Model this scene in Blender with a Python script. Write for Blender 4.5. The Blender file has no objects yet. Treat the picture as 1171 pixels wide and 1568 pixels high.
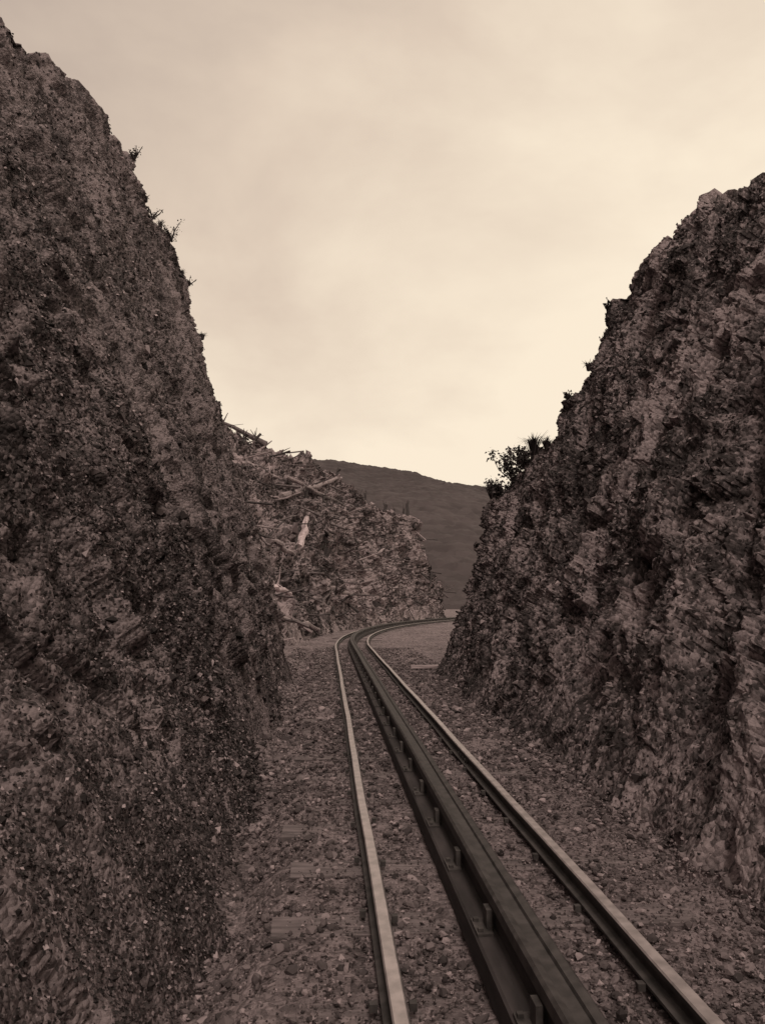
import bpy, math, numpy as np
from mathutils import Vector
rng = np.random.default_rng(7)
F=1100.0; HC=1.56
# ------------------------------------------------------------ noise
T = rng.random((64,64,64))
def vn(p):
    p=np.asarray(p,float); i=np.floor(p).astype(int); f=p-i; f=f*f*(3-2*f)
    i0=i&63; i1=(i+1)&63
    x0,y0,z0=i0[...,0],i0[...,1],i0[...,2]; x1,y1,z1=i1[...,0],i1[...,1],i1[...,2]
    fx,fy,fz=f[...,0],f[...,1],f[...,2]
    a=T[x0,y0,z0]*(1-fx)+T[x1,y0,z0]*fx; b=T[x0,y1,z0]*(1-fx)+T[x1,y1,z0]*fx
    c=T[x0,y0,z1]*(1-fx)+T[x1,y0,z1]*fx; d=T[x0,y1,z1]*(1-fx)+T[x1,y1,z1]*fx
    return ((a*(1-fy)+b*fy)*(1-fz)+(c*(1-fy)+d*fy)*fz)*2-1
def fbm(p,o=4,g=.5):
    s=0;a=1.;p=np.asarray(p,float)
    for k in range(o):
        s=s+a*vn(p+k*17.3); p=p*2.03; a*=g
    return s
HJ = rng.random((32,32,32,7))
def cell(p):
    """blocky facets: each cell has its own offset and tilt"""
    p=np.asarray(p,float); i=np.floor(p).astype(int)
    best=np.full(p.shape[:-1],1e9); val=np.zeros(p.shape[:-1])
    for dx in(-1,0,1):
        for dy in(-1,0,1):
            for dz in(-1,0,1):
                c=i+np.array([dx,dy,dz]); h=HJ[c[...,0]&31,c[...,1]&31,c[...,2]&31]
                q=c+h[...,:3]; d=p-q; dd=(d*d).sum(-1)
                v=(h[...,3]*2-1)*.6+(d*(h[...,4:7]*2-1)).sum(-1)*.9
                m=dd<best; best=np.where(m,dd,best); val=np.where(m,v,val)
    return val
# ------------------------------------------------------------ mesh helpers
def link(o,parent=None):
    bpy.context.scene.collection.objects.link(o)
    if parent: o.parent=parent
    return o
def build(name,V,Fc,mat,smooth=False,parent=None):
    V=np.ascontiguousarray(V,dtype=np.float32).reshape(-1,3); Fc=np.asarray(Fc,dtype=np.int32)
    n,k=Fc.shape; me=bpy.data.meshes.new(name)
    me.vertices.add(len(V)); me.vertices.foreach_set('co',V.ravel())
    me.loops.add(n*k); me.loops.foreach_set('vertex_index',Fc.ravel())
    me.polygons.add(n); me.polygons.foreach_set('loop_start',np.arange(0,n*k,k,dtype=np.int32))
    me.polygons.foreach_set('use_smooth',np.full(n,smooth,dtype=bool))
    me.update(calc_edges=True); me.validate()
    if mat: me.materials.append(mat)
    return link(bpy.data.objects.new(name,me),parent)
def gridfaces(nu,nv,flip=False):
    a=np.arange(nu*nv).reshape(nu,nv)
    f=np.stack([a[:-1,:-1],a[1:,:-1],a[1:,1:],a[:-1,1:]],-1).reshape(-1,4)
    return f[:,::-1] if flip else f
def gnorm(P):
    n=np.cross(np.gradient(P,axis=0),np.gradient(P,axis=1)); return n/(np.linalg.norm(n,axis=-1,keepdims=True)+1e-9)
class Parts:
    def __init__(s): s.v=[];s.f=[];s.n=0
    def add(s,v,f):
        v=np.asarray(v,float); s.v.append(v); s.f += [[i+s.n for i in q] for q in f]; s.n+=len(v)
    def obj(s,name,mat,parent=None,smooth=False):
        me=bpy.data.meshes.new(name); me.from_pydata([tuple(x) for x in np.concatenate(s.v)],[],s.f); me.update()
        if smooth: me.polygons.foreach_set('use_smooth',[True]*len(me.polygons))
        me.materials.append(mat); return link(bpy.data.objects.new(name,me),parent)
def box(P,c,size,ang=0.,jit=0.,tilt=0.):
    sx,sy,sz=[q/2 for q in size]
    v=np.array([[x,y,z] for x in(-sx,sx) for y in(-sy,sy) for z in(-sz,sz)])
    if jit: v=v+rng.uniform(-jit,jit,v.shape)
    if tilt: v[:,2]+=v[:,0]*tilt
    ca,sa=math.cos(ang),math.sin(ang)
    v=np.stack([v[:,0]*ca-v[:,1]*sa,v[:,0]*sa+v[:,1]*ca,v[:,2]],1)+np.array(c)
    P.add(v,[[0,1,3,2],[4,6,7,5],[0,4,5,1],[2,3,7,6],[0,2,6,4],[1,5,7,3]])
def tube(P,pts,rad,seg=8,rough=.12):
    pts=np.asarray(pts,float); n=len(pts); V=[]
    for i in range(n):
        d=pts[min(i+1,n-1)]-pts[max(i-1,0)]; d/=np.linalg.norm(d)+1e-9
        a=np.cross(d,[0,0,1.] if abs(d[2])<.9 else [1.,0,0]); a/=np.linalg.norm(a); b=np.cross(d,a)
        for k in range(seg):
            t=2*math.pi*k/seg; r=rad[i]*(1+rng.uniform(-rough,rough)); V.append(pts[i]+r*(a*math.cos(t)+b*math.sin(t)))
    Fs=[[i*seg+k,i*seg+(k+1)%seg,(i+1)*seg+(k+1)%seg,(i+1)*seg+k] for i in range(n-1) for k in range(seg)]
    Fs+= [list(range(seg))[::-1],[ (n-1)*seg+k for k in range(seg)]]
    P.add(V,Fs)
# ------------------------------------------------------------ materials
def newmat(name):
    m=bpy.data.materials.new(name); m.use_nodes=True; nt=m.node_tree; b=nt.nodes['Principled BSDF']; return m,nt,b
def ramp(nt,stops):
    r=nt.nodes.new('ShaderNodeValToRGB'); e=r.color_ramp.elements
    while len(e)<len(stops): e.new(.5)
    for q,(p,c) in zip(e,stops): q.position=p; q.color=(*c,1)
    return r
def tint(v): return (v*1.04,v*.84,v*.885)
def ground_mat(name,lo,hi,scale,bump=.6,fine=1.,patch=.6,rough=.9,aniso=(1,1,1),pos=(.42,.66,.86),bd=.06,mid=.42,paniso=None):
    m,nt,b=newmat(name); N=nt.nodes.new; L=nt.links.new
    tc=N('ShaderNodeTexCoord'); mp=N('ShaderNodeMapping'); mp.inputs['Scale'].default_value=aniso
    L(tc.outputs['Object'],mp.inputs[0])
    n1=N('ShaderNodeTexNoise'); n1.inputs['Scale'].default_value=scale; n1.inputs['Detail'].default_value=7; n1.inputs['Roughness'].default_value=.74
    n2=N('ShaderNodeTexNoise'); n2.inputs['Scale'].default_value=patch; n2.inputs['Detail'].default_value=5
    vo=N('ShaderNodeTexVoronoi'); vo.inputs['Scale'].default_value=scale*5*fine
    for q in(n1,vo): L(mp.outputs[0],q.inputs['Vector'])
    if paniso:
        m2=N('ShaderNodeMapping'); m2.inputs['Scale'].default_value=paniso; m2.inputs['Rotation'].default_value=(.15,0,0); L(tc.outputs['Object'],m2.inputs[0]); L(m2.outputs[0],n2.inputs['Vector'])
    else: L(mp.outputs[0],n2.inputs['Vector'])
    sp=N('ShaderNodeSeparateColor'); L(vo.outputs['Color'],sp.inputs[0])
    a=N('ShaderNodeMath'); a.operation='MULTIPLY_ADD'; L(sp.outputs[0],a.inputs[0]); a.inputs[1].default_value=.28; L(n1.outputs['Fac'],a.inputs[2])
    c=N('ShaderNodeMath'); c.operation='MULTIPLY_ADD'; L(n2.outputs['Fac'],c.inputs[0]); c.inputs[1].default_value=.6; L(a.outputs[0],c.inputs[2])
    if paniso:
        c.inputs[1].default_value=.95; c2=N('ShaderNodeMath'); c2.operation='SUBTRACT'; L(c.outputs[0],c2.inputs[0]); c2.inputs[1].default_value=.175; c=c2
    r=ramp(nt,[(pos[0],tint(lo)),(pos[1],tint((lo+hi)*mid)),(pos[2],tint(hi))])
    mr=N('ShaderNodeMapRange'); mr.inputs[1].default_value=.0; mr.inputs[2].default_value=1.25; L(c.outputs[0],mr.inputs[0]); L(mr.outputs[0],r.inputs[0])
    L(r.outputs[0],b.inputs['Base Color']); b.inputs['Roughness'].default_value=rough
    b.inputs['Specular IOR Level'].default_value=.25
    bp=N('ShaderNodeBump'); bp.inputs['Strength'].default_value=bump; bp.inputs['Distance'].default_value=bd
    h=N('ShaderNodeMath'); h.operation='MULTIPLY_ADD'; L(vo.outputs['Distance'],h.inputs[0]); h.inputs[1].default_value=-.5; L(n1.outputs['Fac'],h.inputs[2])
    L(h.outputs[0],bp.inputs['Height']); L(bp.outputs[0],b.inputs['Normal'])
    return m
def island_mat(name,stops,rough=.7,spec=.3):
    m,nt,b=newmat(name); g=nt.nodes.new('ShaderNodeNewGeometry'); r=ramp(nt,[(p,tint(c)) for p,c in stops])
    nt.links.new(g.outputs['Random Per Island'],r.inputs[0])
    nt.links.new(r.outputs[0],b.inputs['Base Color']); b.inputs['Roughness'].default_value=rough; b.inputs['Specular IOR Level'].default_value=spec
    return m
def wood_mat(name,lo,hi,sc=(3,30,30)):
    m,nt,b=newmat(name); N=nt.nodes.new; L=nt.links.new
    tc=N('ShaderNodeTexCoord'); mp=N('ShaderNodeMapping'); mp.inputs['Scale'].default_value=sc; n=N('ShaderNodeTexNoise'); n.inputs['Scale'].default_value=1; n.inputs['Detail'].default_value=6
    L(tc.outputs['Object'],mp.inputs[0]); L(mp.outputs[0],n.inputs['Vector']); r=ramp(nt,[(.3,tint(lo)),(.7,tint(hi))]); L(n.outputs['Fac'],r.inputs[0]); L(r.outputs[0],b.inputs['Base Color'])
    b.inputs['Roughness'].default_value=.85; bp=N('ShaderNodeBump'); bp.inputs['Strength'].default_value=.5; bp.inputs['Distance'].default_value=.02; L(n.outputs['Fac'],bp.inputs['Height']); L(bp.outputs[0],b.inputs['Normal']); return m
def steel_mat(name,lo,hi,rough,metal):
    m,nt,b=newmat(name); N=nt.nodes.new; L=nt.links.new
    tc=N('ShaderNodeTexCoord'); n=N('ShaderNodeTexNoise'); n.inputs['Scale'].default_value=14; n.inputs['Detail'].default_value=6
    L(tc.outputs['Object'],n.inputs['Vector']); r=ramp(nt,[(.35,(lo,lo*.87,lo*.88)),(.65,(hi,hi*.87,hi*.88))]); L(n.outputs['Fac'],r.inputs[0]); L(r.outputs[0],b.inputs['Base Color'])
    mr=N('ShaderNodeMapRange'); mr.inputs[3].default_value=rough-.12; mr.inputs[4].default_value=rough+.15; L(n.outputs['Fac'],mr.inputs[0]); L(mr.outputs[0],b.inputs['Roughness'])
    b.inputs['Metallic'].default_value=metal; return m
M_wallL=ground_mat('rock_left',.008,.24,5.,aniso=(1,1,.9),bump=1.,fine=1.6,patch=1.,pos=(.40,.64,.86),mid=.26,paniso=(1.1,1.1,.18),bd=.035)
M_wallR=ground_mat('rock_right',.008,.30,4.2,aniso=(1,1.2,.7),bump=1.,fine=1.3,patch=1.,pos=(.42,.67,.88),mid=.20,paniso=(1.2,1.2,.2),bd=.045)
M_leafL=island_mat('creeper_leaves',[(0,.010),(.5,.040),(.85,.12),(1,.42)])
M_leafR=island_mat('weed_leaves',[(0,.010),(.5,.035),(.85,.09),(1,.30)])
M_under=island_mat('undergrowth_leaves',[(0,.012),(.6,.035),(.9,.085),(1,.22)])
M_chip=island_mat('rock_chips',[(0,.015),(.6,.06),(.9,.15),(1,.40)],.85)
M_hill=ground_mat('cleared_hillside',.010,.30,.9,bump=1.,fine=1.6,patch=.25,pos=(.44,.64,.84),mid=.20)
M_far=ground_mat('forest_hill',.042,.078,.06,bump=.5,fine=1.,patch=.006,pos=(.3,.6,.9),bd=.5)
M_bed=ground_mat('ballast_gravel',.035,.29,6.,bump=.9,patch=.7)
M_stone=island_mat('ballast_stones',[(0,.035),(.5,.11),(.85,.21),(1,.38)],.85)
M_log=wood_mat('dead_wood',.05,.18,(6,6,6)); M_pale=wood_mat('bleached_wood',.35,.62,(5,5,5)); M_mid=wood_mat('grey_wood',.15,.36,(5,5,5))
M_sleeper=wood_mat('sleeper_timber',.06,.22,(4,30,30)); M_baulk=wood_mat('tarred_timber',.025,.065,(14,3,14))
M_head=steel_mat('worn_rail_steel',.36,.54,.42,.45); M_rust=steel_mat('rusty_rail_side',.04,.09,.7,.2); M_iron=steel_mat('chair_iron',.045,.11,.6,.3)
# ------------------------------------------------------------ track centre line
D0=np.array([-.076,1.]); D0/=np.linalg.norm(D0); th0=math.atan2(D0[0],D0[1]); C22=np.array([-.89,22.]); R=66.
def centre(s):
    if s<=0: return C22+D0*s, th0
    th=th0+s/R
    p=C22+np.array([-R*(math.cos(th)-math.cos(th0)), R*(math.sin(th)-math.sin(th0))])
    return p,th
def at(s,off,z=0.):
    p,th=centre(s); return np.array([p[0]+math.cos(th)*off,p[1]-math.sin(th)*off,z])
SS=np.concatenate([np.linspace(-30,0,40),np.linspace(.5,95,190)])
def sweep(name,prof,off,mats,parent,matidx=None,wob=0.):
    n=len(prof); V=[]
    for s in SS:
        w=wob*math.sin(s*1.1+off*5)+wob*.6*math.sin(s*2.7+off)
        for (a,z) in prof: V.append(at(s,off+a+w,z))
    Fs=[];mi=[]
    for i in range(len(SS)-1):
        for k in range(n):
            Fs.append([i*n+k,(i+1)*n+k,(i+1)*n+(k+1)%n,i*n+(k+1)%n]); mi.append(matidx[k] if matidx else 0)
    me=bpy.data.meshes.new(name); me.from_pydata([tuple(v) for v in V],[],Fs); 
    for m in mats: me.materials.append(m)
    me.polygons.foreach_set('material_index',mi); me.update()
    return link(bpy.data.objects.new(name,me),parent)
track=link(bpy.data.objects.new('railway_track',None))
zt=.13
prof=[(-.05,zt-.105),(-.05,zt-.093),(-.010,zt-.08),(-.010,zt-.035),(-.030,zt-.027),(-.030,zt-.007),(-.024,zt),(.024,zt),(.030,zt-.007),(.030,zt-.027),(.010,zt-.035),(.010,zt-.08),(.05,zt-.093),(.05,zt-.105)]
mi=[1,1,1,1,1,0,0,0,1,1,1,1,1,1]
sweep('left_rail',prof,-.5335,[M_head,M_rust],track,mi,.004)
sweep('right_rail',prof,.5335,[M_head,M_rust],track,mi,.004)
sweep('centre_baulk',[(-.15,.0),(-.15,.115),(-.14,.125),(.14,.125),(.15,.115),(.15,.0)],0,[M_baulk],track)
zc=.29
cp=[(-.058,zc-.075),(-.07,zc-.06),(-.07,zc-.012),(-.058,zc),(-.03,zc-.008),(-.025,zc-.022),(.025,zc-.022),(.03,zc-.008),(.058,zc),(.07,zc-.012),(.07,zc-.06),(.058,zc-.075)]
sweep('centre_rail',cp,0,[M_iron,M_rust],track,[0,0,0,1,1,1,1,1,0,0,0,0],.002)
sweep('centre_rail_web_timber',[(-.05,.1252),(-.05,zc-.0752),(.05,zc-.0752),(.05,.1252)],0,[M_baulk],track)
Pc=Parts(); Ps=Parts(); Pf=Parts()
s=-20.
while s<85:
    _,th=centre(s)
    box(Ps,at(s,rng.uniform(-.07,.07),-.094+rng.uniform(-.014,.010)),(2.1,.21,.16),-th+rng.normal(0,.012),.012)
    for o in(-.5335,.5335):
        for e in(-.075,.075): box(Pf,at(s+rng.uniform(-.05,.05),o+e,.028),(.03,.03,.03),-th)
    sc=s+.36
    for sg in(-1,1):
        box(Pc,at(sc,sg*.083,.173),(.024,.07,.092),-th)
        box(Pc,at(sc,sg*.108,.131),(.07,.16,.012),-th)
        box(Pc,at(sc+.05,sg*.125,.143),(.022,.022,.018),-th); box(Pc,at(sc-.05,sg*.125,.143),(.022,.022,.018),-th)
    s+=.74
for s0 in(-15.2,-8.9,-2.6,3.7,10):
    for o in(-.5335,.5335):
        _,th=centre(s0)
        for e in(-.021,.021):
            box(Pf,at(s0,o+e,zt-.057),(.016,.44,.042),-th)
            for b in(-.16,-.055,.055,.16): box(Pf,at(s0+b,o+e*1.6,zt-.057),(.02,.02,.02),-th)
Ps.obj('sleepers',M_sleeper,track); Pc.obj('centre_rail_chairs',M_iron,track); Pf.obj('spikes_and_fishplates',M_rust,track)
# ------------------------------------------------------------ ground
xs=np.concatenate([[-1500,-400,-60,-20],np.linspace(-7,-4.1,10),np.linspace(-4,4,260),np.linspace(4.1,14,50),np.linspace(15,26,12),[60,400,1500]])
ys=np.concatenate([[-600,-60,-10],np.geomspace(1.5,80,680),[100,140,300,900,2500]])
X,Y=np.meshgrid(xs,ys,indexing='ij')
tmp=np.array([centre(q)[0] for q in np.linspace(-40,90,400)])
cx=np.interp(Y,tmp[:,1],tmp[:,0]); off=X-cx
Pn=np.stack([X,Y,0*X],-1)
def bedz(o,y):
    c=-1.38+.07*vn(np.stack([y*.9,0*y+3,0*y],-1)); return -(.20+.05*vn(np.stack([y*1.7,0*y+9,0*y],-1)))*np.exp(-((o-c)/.21)**2)
Z=.022*fbm(Pn*3.,4)+.016*cell(Pn*7.)+.010*cell(Pn*15)
inb=np.clip((1.25-np.abs(off))/.3,0,1)
Z=Z*(1.3-.65*inb)-.022+bedz(off,Y)*(Y<24)-.05*np.exp(-((off-1.40)/.2)**2)*(Y<15)
Z=Z+.25*np.clip((np.abs(off)-1.9)/2,0,1)*(Y<17)
build('ground',np.stack([X,Y,Z],-1),gridfaces(len(xs),len(ys)),M_bed,False)
# ------------------------------------------------------------ stones / leaves
t=(1+5**.5)/2
ICO=np.array([[-1,t,0],[1,t,0],[-1,-t,0],[1,-t,0],[0,-1,t],[0,1,t],[0,-1,-t],[0,1,-t],[t,0,-1],[t,0,1],[-t,0,-1],[-t,0,1]])/1.9
ICF=np.array([[0,11,5],[0,5,1],[0,1,7],[0,7,10],[0,10,11],[1,5,9],[5,11,4],[11,10,2],[10,7,6],[7,1,8],[3,9,4],[3,4,2],[3,2,6],[3,6,8],[3,8,9],[4,9,5],[2,4,11],[6,2,10],[8,6,7],[9,8,1]])
OCT=np.array([[1,0,0],[-1,0,0],[0,1,0],[0,-1,0],[0,0,1],[0,0,-1]],float); OCF=np.array([[0,2,4],[2,1,4],[1,3,4],[3,0,4],[2,0,5],[1,2,5],[3,1,5],[0,3,5]])
def rocks(name,C,S,mat,flat=.6,shape='ico',parent=None):
    B,Fc=(ICO,ICF) if shape=='ico' else (OCT,OCF)
    n=len(C); A=rng.normal(size=(n,3,3)); Q,_=np.linalg.qr(A)
    v=B[None]*(1+rng.uniform(-.32,.32,(n,len(B),1)))*rng.uniform([.7,.55,.4],[1.2,1,.9],(n,1,3))
    v=np.einsum('nij,nkj->nki',Q,v); v[...,2]*=flat+.2
    v=v*S[:,None,None]+C[:,None,:]
    f=(Fc[None]+np.arange(n)[:,None,None]*len(B)).reshape(-1,3)
    return build(name,v,f,mat,False,parent)
def leaves(name,C,Nn,S,mat,droop=.5,asp=.45,parent=None):
    n=len(C); nn=Nn+rng.normal(0,.55,(n,3))+np.array([0,0,.35]); nn/=np.linalg.norm(nn,axis=1,keepdims=True)
    d=rng.normal(size=(n,3))+np.array([0,0,-droop]); d-=nn*(d*nn).sum(1,keepdims=True); d/=np.linalg.norm(d,axis=1,keepdims=True)
    b=np.cross(nn,d); S=S[:,None]; w=asp*rng.uniform(.6,1.3,(n,1))
    v=np.stack([C,C+d*S*.45+b*S*w+nn*S*.15,C+d*S,C+d*S*.5-b*S*w+nn*S*.05],1)
    return build(name,v,np.arange(n*4).reshape(n,4),mat,False,parent)
n=80000
yy=2.2*(24/2.2)**rng.random(n); oo=rng.uniform(-1.9,2.0,n)
cc=np.interp(yy,tmp[:,1],tmp[:,0]); C=np.stack([cc+oo,yy,rng.uniform(-.022,.004,n)+bedz(oo,yy)],1)
S=rng.lognormal(math.log(.0088),.58,n); S=np.clip(S,.005,.045)*np.clip(yy/6,.8,1.4)
keep=(np.abs(oo)>.17)&((np.abs(np.abs(oo)-.5335)>.05)|(S<.012)); big=S>.02
rocks('ballast_gravel',C[keep&~big],S[keep&~big],M_stone,shape='oct'); rocks('ballast_gravel.001',C[keep&big],S[keep&big],M_stone)
n=1300
yy=2.3*(24/2.3)**rng.random(n); side=rng.random(n)<.6; oo=np.where(side,-1.42+rng.normal(0,.24,n),1.45+rng.normal(0,.18,n))
oo=np.where(rng.random(n)<.15,rng.uniform(-1.4,1.4,n),oo); k2=(np.abs(oo)>.22)&(np.abs(np.abs(oo)-.5335)>.1)
C=np.stack([np.interp(yy,tmp[:,1],tmp[:,0])+oo,yy,-.01+bedz(oo,yy)],1)
rocks('loose_stones',C[k2],(np.clip(rng.lognormal(math.log(.027),.5,n),.014,.085)*np.clip(yy/6,.6,1.2))[k2],M_stone)
# ------------------------------------------------------------ cutting walls
def interpk(kn,col,u): 
    kn=np.asarray(kn,float); return np.interp(u,np.arange(len(kn)),kn[:,col])
def smooth1(a,w):
    k=np.ones(w)/w; return np.convolve(np.pad(a,(w//2,w-1-w//2),mode='edge'),k,'valid')
def wall(name,kn,mat,side,nv,useg,strata,amps,rise,smooth):
    u=[]
    for i,nseg in enumerate(useg): u.append(np.linspace(i,i+1,nseg,endpoint=False))
    u=np.concatenate(u+[[len(useg)]]); b=[smooth1(interpk(kn,c,u),15) for c in range(5)]
    tt=np.linspace(-.04,1,nv); nu=len(u)
    base=np.stack([b[0],b[1],np.full(nu,-.08)],-1); top=np.stack([b[2],b[3],b[4]],-1)
    P=base[:,None,:]+(top-base)[:,None,:]*tt[None,:,None]
    h=(top-base)[:,:2]; h=h/np.linalg.norm(h,axis=1,keepdims=True)
    back=np.concatenate([np.linspace(.05,1.5,24),np.linspace(2,14,14)])
    Q=top[:,None,:]+np.concatenate([h[:,None,:]*back[None,:,None],np.broadcast_to((back*rise)[None,:,None],(nu,len(back),1))],-1)
    P=np.concatenate([P,Q],1)
    Nn=gnorm(P); 
    if (Nn[nu//3,nv//2,0]*side)>0: Nn=-Nn
    sh=P.copy(); sh[...,1]+=strata*P[...,2]; sh[...,0]*=.5
    q=sh*np.array([1,1,.22])
    big=fbm(q*.55+5,3); rib=1-np.abs(fbm(q*1.0+11,3))*1.8; rib2=1-np.abs(vn(q*3.1+41))*2
    warp=np.stack([vn(sh*2.3+3),vn(sh*2.3+33),vn(sh*2.3+63)],-1)*.25
    d=amps[0]*big+amps[1]*(rib-.4)+amps[6]*rib2+amps[2]*cell(sh*np.array([1.5,1.5,.55])+warp)+amps[3]*cell(sh*np.array([4.,4,1.8])+9+warp)+amps[4]*cell(P*10.)+amps[5]*fbm(P*5.5,4,.65)
    fade=np.clip(P[...,2]/1.2,.3,1)
    P=P+Nn*(d*fade)[...,None]
    o=build(name,P,gridfaces(nu,P.shape[1]),mat,smooth)
    G=gnorm(P)
    return o,P,G*(-1 if (G[nu//3,nv//2,0]*side)>0 else 1),nv
def sample(P,N,n,i0,i1,j0,j1,dens=None):
    i1=min(i1,P.shape[0]-1); j1=min(j1,P.shape[1]-1)
    i=rng.uniform(i0,i1-1.01,n); j=rng.uniform(j0,j1-1.01,n); a=i.astype(int); c=j.astype(int); fi=(i-a)[:,None]; fj=(j-c)[:,None]
    C=P[a,c]*(1-fi)*(1-fj)+P[a+1,c]*fi*(1-fj)+P[a,c+1]*(1-fi)*fj+P[a+1,c+1]*fi*fj; Nn=N[a,c]
    if dens is not None:
        k=dens(C)>rng.random(n); C=C[k];Nn=Nn[k]
    return C,Nn
knL=[(-.62,-6,-5.4,-6,8.5),(-.66,.4,-5.6,.4,9.3),(-1.4,8,-5.8,8.2,10.),(-1.62,10.6,-5.9,10.9,10.6),(-1.8,12.6,-5.85,12.9,11.0),(-1.92,14.3,-5.62,14.5,11.0),(-2.2,16.8,-5.5,17.5,10.6),(-2.9,18.8,-5.6,20,10.3),(-4.,20.6,-6.8,22.3,9.7),(-6,22,-9,25,9.3),(-12,24,-14,27,9)]
wl,PL,NL,nvL=wall('rock_cutting_wall',knL,M_wallL,-1,340,[20,320,90,60,55,80,70,60,30,20],.18,[.14,.21,.14,.07,.014,.05,.08],-.05,True)
knR=[(2.6,-6,5.8,-6,6.3),(2.05,2,5.5,2,6.6),(1.6,8.,5.3,8.6,6.8),(1.5,9.6,5.3,10.2,7.4),(1.45,10.4,5.2,11,7.7),(1.40,11.2,4.95,12,7.85),(1.36,12,4.6,12.6,7.4),(1.34,12.6,4.3,13.2,7.05),(1.3,13.8,4.35,15,6.0),(1.25,14.6,4.25,16,5.65),(1.22,15.2,3.85,16.8,5.15),(1.22,15.9,3.25,17.5,4.45),(1.5,17,2.85,18.2,4.0),(2.4,18.6,3.6,20,3.8),(4.5,19.8,5.5,21.5,4.),(10,21,10.5,23,5)]
wr,PR,NR,nvR=wall('rock_cutting_wall.001',knR,M_wallR,1,320,[20,260,60,30,30,28,22,36,30,24,28,34,36,20,12],-.25,[.12,.24,.20,.12,.03,.05,.09],.0,False)
def dens(sc,off,lo):
    return lambda C: np.clip(fbm(C*np.array([1,1,.35])*sc+off,3)*1.4+lo,.06,1)
C,Nn=sample(PL,NL,150000,20,760,4,nvL+12,dens(.8,3,.6)); Cb,Nb=sample(PL,NL,170000,60,340,4,nvL-80,dens(1.1,7,.55))
C=np.concatenate([C,Cb]);Nn=np.concatenate([Nn,Nb]); C=C+Nn*.008
sz=rng.uniform(.018,.05,len(C))*np.clip(C[:,1]/9,.45,1.25)
leaves('creeping_plants',C,Nn,sz,M_leafL)
C,Nn=sample(PR,NR,120000,20,640,4,nvR+12,dens(.8,31,.25)); C=C+Nn*.008
leaves('creeping_plants.001',C,Nn,rng.uniform(.018,.05,len(C))*np.clip(C[:,1]/9,.5,1.2),M_leafR)
C1,N1=sample(PL,NL,30000,20,760,0,nvL,dens(.9,57,.45)); C2,N2=sample(PR,NR,40000,20,640,0,nvR,dens(.9,91,.65)); C3,N3=sample(PL,NL,45000,60,340,0,150)
C=np.concatenate([C1,C2,C3]); rocks('rock_fragments',C,np.clip(rng.lognormal(math.log(.020),.5,len(C)),.008,.08)*np.clip(C[:,1]/8,.35,1.3),M_chip,.8,'oct')
# ------------------------------------------------------------ cleared hillside behind
knH=[(-16,27,-22,42,11.3),(-4.6,22.5,-11,38,10.6),(-3.3,24.5,-9.3,41,11.1),(-2.95,30,-7.6,44,11.45),(-2.35,36,-5.2,47,11.3),(-.85,44,-3.2,51,10.7),(1.8,52.8,-.9,56,9.0),(4.0,58.3,1.2,60,8.8),(5.3,61,2.45,62,8.5),(5.7,63.5,2.6,65,8.),(4.5,68,1.,70,7.5),(-3,76,-5,80,6)]
u=np.concatenate([np.linspace(i,i+1,n_,endpoint=False) for i,n_ in enumerate([20,45,60,70,70,60,40,30,26,20,10])]+[[11]])
b=[smooth1(interpk(knH,c,u),13) for c in range(5)]; nu=len(u); nv=230
tt=np.linspace(-.02,1,nv); base=np.stack([b[0],b[1],0*u],-1); top=np.stack([b[2],b[3],b[4]],-1)
P=base[:,None]+(top-base)[:,None]*tt[None,:,None]
bul=np.sin(np.clip(tt,0,1)**.8*math.pi); P[...,2]+=bul[None]*(.7*np.clip((5.5-u)/3,0,1))[:,None]
back=np.linspace(.3,20,25); h=(top-base)[:,:2]; h/=np.linalg.norm(h,axis=1,keepdims=True)
Q=top[:,None]+np.concatenate([h[:,None]*back[None,:,None],np.broadcast_to((-back*.35)[None,:,None],(nu,25,1))],-1)
P=np.concatenate([P,Q],1); Nn=gnorm(P)
if Nn[nu//2,nv//2,2]<0: Nn=-Nn
d=.5*fbm(P*.35,3)+.42*fbm(P*.9+4,3)+.35*cell(P*.7)+.24*cell(P*1.9+5)+.08*cell(P*5)
d*=np.clip(P[...,2]/1.5,.15,1); PH=P+Nn*d[...,None]; NH=gnorm(PH)
if NH[nu//2,nv//2,2]<0: NH=-NH
build('hillside',PH,gridfaces(nu,PH.shape[1]),M_hill,False)
HJ2=PH[:, :nv].reshape(-1,3); prx=588+F*HJ2[:,0]/HJ2[:,1]; pry=920-F*(HJ2[:,2]-HC)/HJ2[:,1]
def onhill(x,y): 
    k=np.argmin((prx-x)**2+(pry-y)**2); return HJ2[k].copy()
def hillcrest(x):
    m=np.abs(prx-x)<3; k=np.argmin(np.where(m,pry,1e9)); return HJ2[k].copy()
C,Nn=sample(PH,NH,90000,15,nu-8,2,nv+3,dens(.35,8,.35)); 
leaves('undergrowth',C+Nn*.03,Nn,rng.uniform(.05,.14,len(C)),M_under,.0)
C,Nn=sample(PH,NH,3500,15,nu-8,0,nv,dens(.4,68,.2)); rocks('boulders',C,np.clip(rng.lognormal(math.log(.09),.6,len(C)),.05,.5),island_mat('hill_rocks',[(0,.015),(.5,.05),(.85,.14),(1,.34)],.9),.8,'oct')
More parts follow.
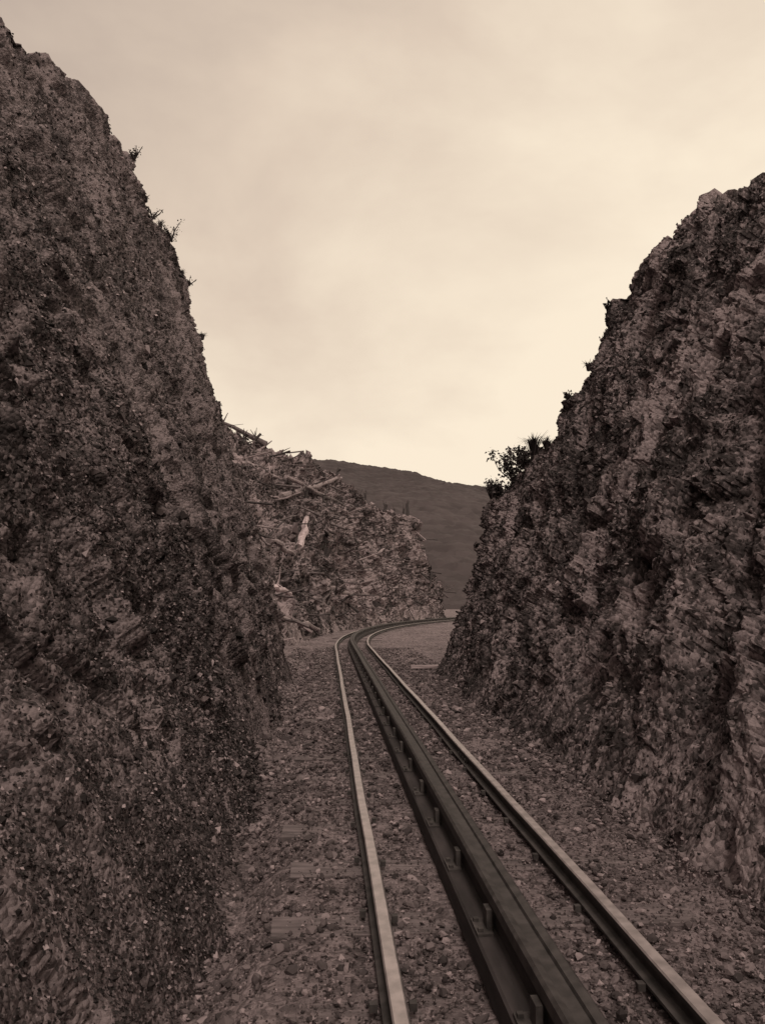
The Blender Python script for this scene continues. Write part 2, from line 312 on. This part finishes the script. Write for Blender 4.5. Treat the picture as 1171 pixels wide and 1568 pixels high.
for nm,mat_,cnt in(('felled_timber_debris',M_log,130),('felled_timber_debris.001',M_pale,16),('felled_timber_debris.002',M_baulk,130),('felled_timber_debris.003',M_mid,42)):
    P1=Parts()
    for i in range(cnt):
        a=rng.integers(20,nu-40); c=rng.integers(6,nv-3); 
        ang=rng.uniform(0,math.pi); L=rng.uniform(.4,3.6); dx=np.array([math.cos(ang),math.sin(ang)*.5,rng.normal(0,.25)+math.sin(ang)*.35])*L/2
        r=rng.uniform(.02,.085); m=PH[a,c]+NH[a,c]*.12
        tube(P1,[m-dx,m-dx*.3+rng.normal(0,.05,3),m+dx*.4+rng.normal(0,.05,3),m+dx],[r,r*.9,r*.75,r*.4],6)
    P1.obj(nm,mat_)
def log(name,pts,r0,r1,mat,lift=.15,branches=0):
    q=[onhill(*p)+np.array([0,-.25,lift]) for p in pts]; A,B=q[0],q[-1]; n=9
    pp=[A+(B-A)*k/(n-1)+rng.normal(0,.05,3) for k in range(n)]; W=Parts(); tube(W,pp,list(np.linspace(r0,r1,n)),9)
    for k in range(branches):
        s=pp[2+k*5//max(branches,1)]; e=s+np.array([rng.normal(0,.6),-.1,rng.uniform(.3,1.)]); tube(W,[s,(s+e)/2+rng.normal(0,.05,3),e],[r1*.6,r1*.4,r1*.15],6)
    W.obj(name,mat)
log('fallen_log',[(432,776),(526,744)],.17,.10,M_mid,.5,3)
log('fallen_log.001',[(460,856),(476,803)],.22,.12,M_pale,.55,2)
log('fallen_log.002',[(415,840),(450,862)],.14,.09,M_mid,.4,1)
log('fallen_log.003',[(455,790),(512,828)],.10,.06,M_mid,.45,1)
log('fallen_log.004',[(400,912),(450,925)],.13,.08,M_pale,.4,2)
log('fallen_log.005',[(430,962),(492,975)],.12,.08,M_mid,.35,1)
log('fallen_log.006',[(375,722),(430,742)],.13,.08,M_mid,.45,2)
log('fallen_log.007',[(545,880),(590,850)],.14,.09,M_mid,.45,1)
log('fallen_log.008',[(480,765),(540,790)],.12,.07,M_log,.45,1)
log('fallen_log.009',[(585,930),(612,905)],.16,.10,M_mid,.45,1)
log('fallen_log.010',[(385,830),(408,868)],.11,.07,M_pale,.45)
log('fallen_log.011',[(440,745),(500,770)],.11,.06,M_mid,.5,1)
log('fallen_log.012',[(500,905),(560,935)],.13,.07,M_mid,.45,2)
W=Parts(); B=hillcrest(414)+np.array([0,-.2,.15]); A=B+np.array([-4.0,-.2,2.0])
tube(W,[A,A*.75+B*.25+[0,0,-.06],A*.5+B*.5+[0,0,.05],A*.25+B*.75,B],[.08,.10,.12,.15,.18],9)
tube(W,[A*.66+B*.34,A*.66+B*.34+[.3,0,.6]],[.05,.02],6); tube(W,[A*.45+B*.55,A*.45+B*.55+[.05,0,-1.0]],[.07,.05],6); tube(W,[A*.6+B*.4,A*.6+B*.4+[-.25,0,-.6]],[.05,.03],6)
W.obj('dead_tree_trunk',M_log)
for i,(x,y,hh) in enumerate([(378,0,.3),(562,0,.4),(629,0,.9),(618,0,.4),(548,860,.8),(600,925,.9),(470,765,.6),(520,0,.25),(500,860,.7),(420,800,.7),(575,820,.8),(590,0,.35),(606,800,1.1),(395,0,.35)]):
    p=(onhill(x,y) if y else hillcrest(x))-np.array([0,0,.2]); W=Parts(); r=rng.uniform(.07,.15)
    tube(W,[p,p+[0,0,hh*.5],p+[rng.normal(0,.15),0,hh+.2]],[r*1.6,r,r*.8],8,.25)
    for k in range(3): tube(W,[p+[0,0,hh],p+[rng.normal(0,.15),rng.normal(0,.05),hh+rng.uniform(.25,.6)]],[r*.4,.015],5)
    W.obj('tree_stump' if i==0 else 'tree_stump.%03d'%i,M_baulk)
# ------------------------------------------------------------ distant hill
im=[(-400,760),(0,755),(300,740),(430,728),(520,717),(560,722),(600,727),(625,729),(645,736),(680,746),(720,753),(755,757),(850,772),(1000,790),(1250,770),(1700,700)]
yr=430.; Xr=np.array([(x-588)/F*yr for x,_ in im]); Zr=np.array([HC+(920-y)/F*yr for _,y in im])
ux=np.linspace(Xr[0],Xr[-1],620); zr=smooth1(np.interp(ux,Xr,Zr),5); vv=np.concatenate([np.linspace(0,1,260),np.linspace(1.02,1.8,20)])
Pf_=np.zeros((620,280,3)); Pf_[...,0]=ux[:,None]*(1+0*vv); Pf_[...,1]=130+(yr-130)*vv[None]
prof_=np.where(vv<=1,np.sin(np.clip(vv,0,1)*math.pi/2)**1.1,1-(vv-1)*1.2); Pf_[...,2]=zr[:,None]*prof_[None]-1-1.2*np.clip(vv,0,1)[None]
valley=.10*fbm(Pf_*np.array([.012,.006,0]),3)*np.sin(np.clip(vv,0,1)*math.pi)[None]
Pf_[...,2]+=zr[:,None]*valley+ .6*fbm(Pf_*.3,3)+.6*cell(Pf_*.45)
build('distant_hill',Pf_,gridfaces(620,280),M_far,True)
# ------------------------------------------------------------ small plants on wall crests
def shrub(name,c,h,n,mat,spread=.35,lsz=.06):
    c=np.array(c,float); E=link(bpy.data.objects.new(name,None)); W=Parts(); Cs=[];Ns=[]
    for k in range(9):
        d=np.array([rng.normal(0,spread),rng.normal(0,spread),1.])*h*rng.uniform(.5,1.1)
        p1=c+d*.5+rng.normal(0,.03,3); p2=c+d; tube(W,[c,p1,p2],[.016,.012,.005],5)
        m=n//9; f=rng.beta(2,1,m)[:,None]; Cs.append(c+d*f+rng.normal(0,.09*h,(m,3))); Ns.append(rng.normal(size=(m,3)))
    W.obj('stems',M_baulk,E); Cs=np.concatenate(Cs); leaves('foliage',Cs,np.concatenate(Ns),rng.uniform(.5,1.2,len(Cs))*lsz,mat,.2,.4,E)
def tuft(name,c,h,n,mat):
    V=[];Fs=[]
    for k in range(n):
        a=rng.uniform(0,6.28); o=rng.uniform(.2,1.)*h; d=np.array([math.cos(a),math.sin(a),0]); b=np.array([-d[1],d[0],0])*.009
        p0=np.array(c)+d*.04; p1=np.array(c)+d*o*.45+[0,0,h*.75]; p2=np.array(c)+d*o+[0,0,h*rng.uniform(.4,1.1)]; i=len(V)
        V+=[p0-b,p0+b,p1+b,p1-b,p2+b*.2,p2-b*.2]; Fs+=[[i,i+1,i+2,i+3],[i+3,i+2,i+4,i+5]]
    build(name,np.array(V),Fs,mat)
def crestpt(P,x):
    Q=P.reshape(-1,3); Q=Q[Q[:,1]>3]; px=588+F*Q[:,0]/Q[:,1]; py=920-F*(Q[:,2]-HC)/Q[:,1]
    k=np.argmin(np.where(np.abs(px-x)<4,py,1e9)); return Q[k].copy()
M_dark=island_mat('shrub_leaves',[(0,.02),(.7,.05),(1,.12)])
for i,(P_,x,h_,n_,sp_,dz) in enumerate([(PR,786,.72,850,.45,-.10),(PR,768,.5,520,.6,-.12),(PL,268,.42,240,.45,-.05),(PL,212,.25,120,.5,0),(PR,803,.5,450,.6,-.10),(PR,868,.16,120,.7,-.05),(PR,930,.14,110,.7,-.05),(PL,240,.2,90,.6,0),(PL,296,.2,100,.6,-.03)]):
    shrub('shrub' if i==0 else 'shrub.%03d'%i,crestpt(P_,x)+[0,0,dz],h_,n_,M_dark,sp_,.08 if i in(0,1,4) else .045)
for i,(P_,x,h_,n_) in enumerate([(PR,815,.48,130),(PR,757,.45,120),(PR,835,.25,70),(PR,900,.18,50),(PL,230,.15,40),(PL,252,.18,40),(PL,285,.15,40),(PL,315,.15,40)]):
    tuft('grass_tussock' if i==0 else 'grass_tussock.%03d'%i,crestpt(P_,x)-[0,0,.05],h_,n_,M_dark)
W=Parts(); box(W,(1.02,16.4,.06),(.75,.16,.07),.06,.01); W.obj('wooden_plank',wood_mat('plank_wood',.3,.5))
# ------------------------------------------------------------ world, sun, camera
w=bpy.data.worlds.new('World'); bpy.context.scene.world=w; w.use_nodes=True; nt=w.node_tree; N=nt.nodes.new; L=nt.links.new
bg=nt.nodes['Background']; bg.inputs['Strength'].default_value=.15
EL,AZ=math.radians(58),math.radians(172)
sky=N('ShaderNodeTexSky'); sky.sky_type='NISHITA'; sky.sun_disc=False; sky.sun_elevation=EL; sky.sun_rotation=AZ; sky.dust_density=5
bw=N('ShaderNodeRGBToBW'); L(sky.outputs[0],bw.inputs[0])
tc=N('ShaderNodeTexCoord'); sx=N('ShaderNodeSeparateXYZ'); L(tc.outputs['Generated'],sx.inputs[0])
mp=N('ShaderNodeMapping'); mp.inputs['Scale'].default_value=(1,1,2.); mp.inputs['Location'].default_value=(.4,.2,.1); L(tc.outputs['Generated'],mp.inputs[0])
nz=N('ShaderNodeTexNoise'); nz.inputs['Scale'].default_value=2.4; nz.inputs['Detail'].default_value=6; nz.inputs['Roughness'].default_value=.55; nz.inputs['Distortion'].default_value=.2; L(mp.outputs[0],nz.inputs['Vector'])
def mth(op,a,b_,c=None):
    m=N('ShaderNodeMath'); m.operation=op
    for k,v in enumerate((a,b_,c)):
        if v is None: continue
        if isinstance(v,(int,float)): m.inputs[k].default_value=v
        else: L(v,m.inputs[k])
    return m.outputs[0]
f=mth('MULTIPLY_ADD',sx.outputs[2],-1.30,1.28)
f=mth('MULTIPLY_ADD',sx.outputs[0],.6,f)
f=mth('MULTIPLY_ADD',mth('SUBTRACT',nz.outputs['Fac'],.5),1.1,f)
r=N('ShaderNodeValToRGB'); e=r.color_ramp.elements; e[0].position=.1; e[0].color=(.48,.385,.325,1); e[1].position=1.; e[1].color=(.95,.82,.65,1); q=e.new(.55); q.color=(.72,.59,.475,1)
L(f,r.inputs[0])
sc=N('ShaderNodeVectorMath'); sc.operation='SCALE'; L(r.outputs[0],sc.inputs[0])
L(mth('MULTIPLY_ADD',bw.outputs[0],.04,6.7),sc.inputs['Scale'])
L(sc.outputs[0],bg.inputs['Color'])
sd=bpy.data.lights.new('sun','SUN'); sd.energy=1.4; sd.angle=math.radians(12); sd.color=(1,.87,.74); so=link(bpy.data.objects.new('sun',sd))
dirv=Vector((math.sin(AZ)*math.cos(EL),math.cos(AZ)*math.cos(EL),math.sin(EL))); so.rotation_euler=dirv.to_track_quat('Z','Y').to_euler()
cd=bpy.data.cameras.new('camera'); co=link(bpy.data.objects.new('camera',cd)); co.location=(0,0,HC); co.rotation_euler=(math.radians(90),0,0)
cd.sensor_fit='VERTICAL'; cd.sensor_height=36; cd.lens=36*F/1568; cd.shift_y=136/1568; cd.clip_start=.05; cd.clip_end=5000
bpy.context.scene.camera=co
vs=bpy.context.scene.view_settings; vs.view_transform='Standard'; vs.look='None'; vs.exposure=0
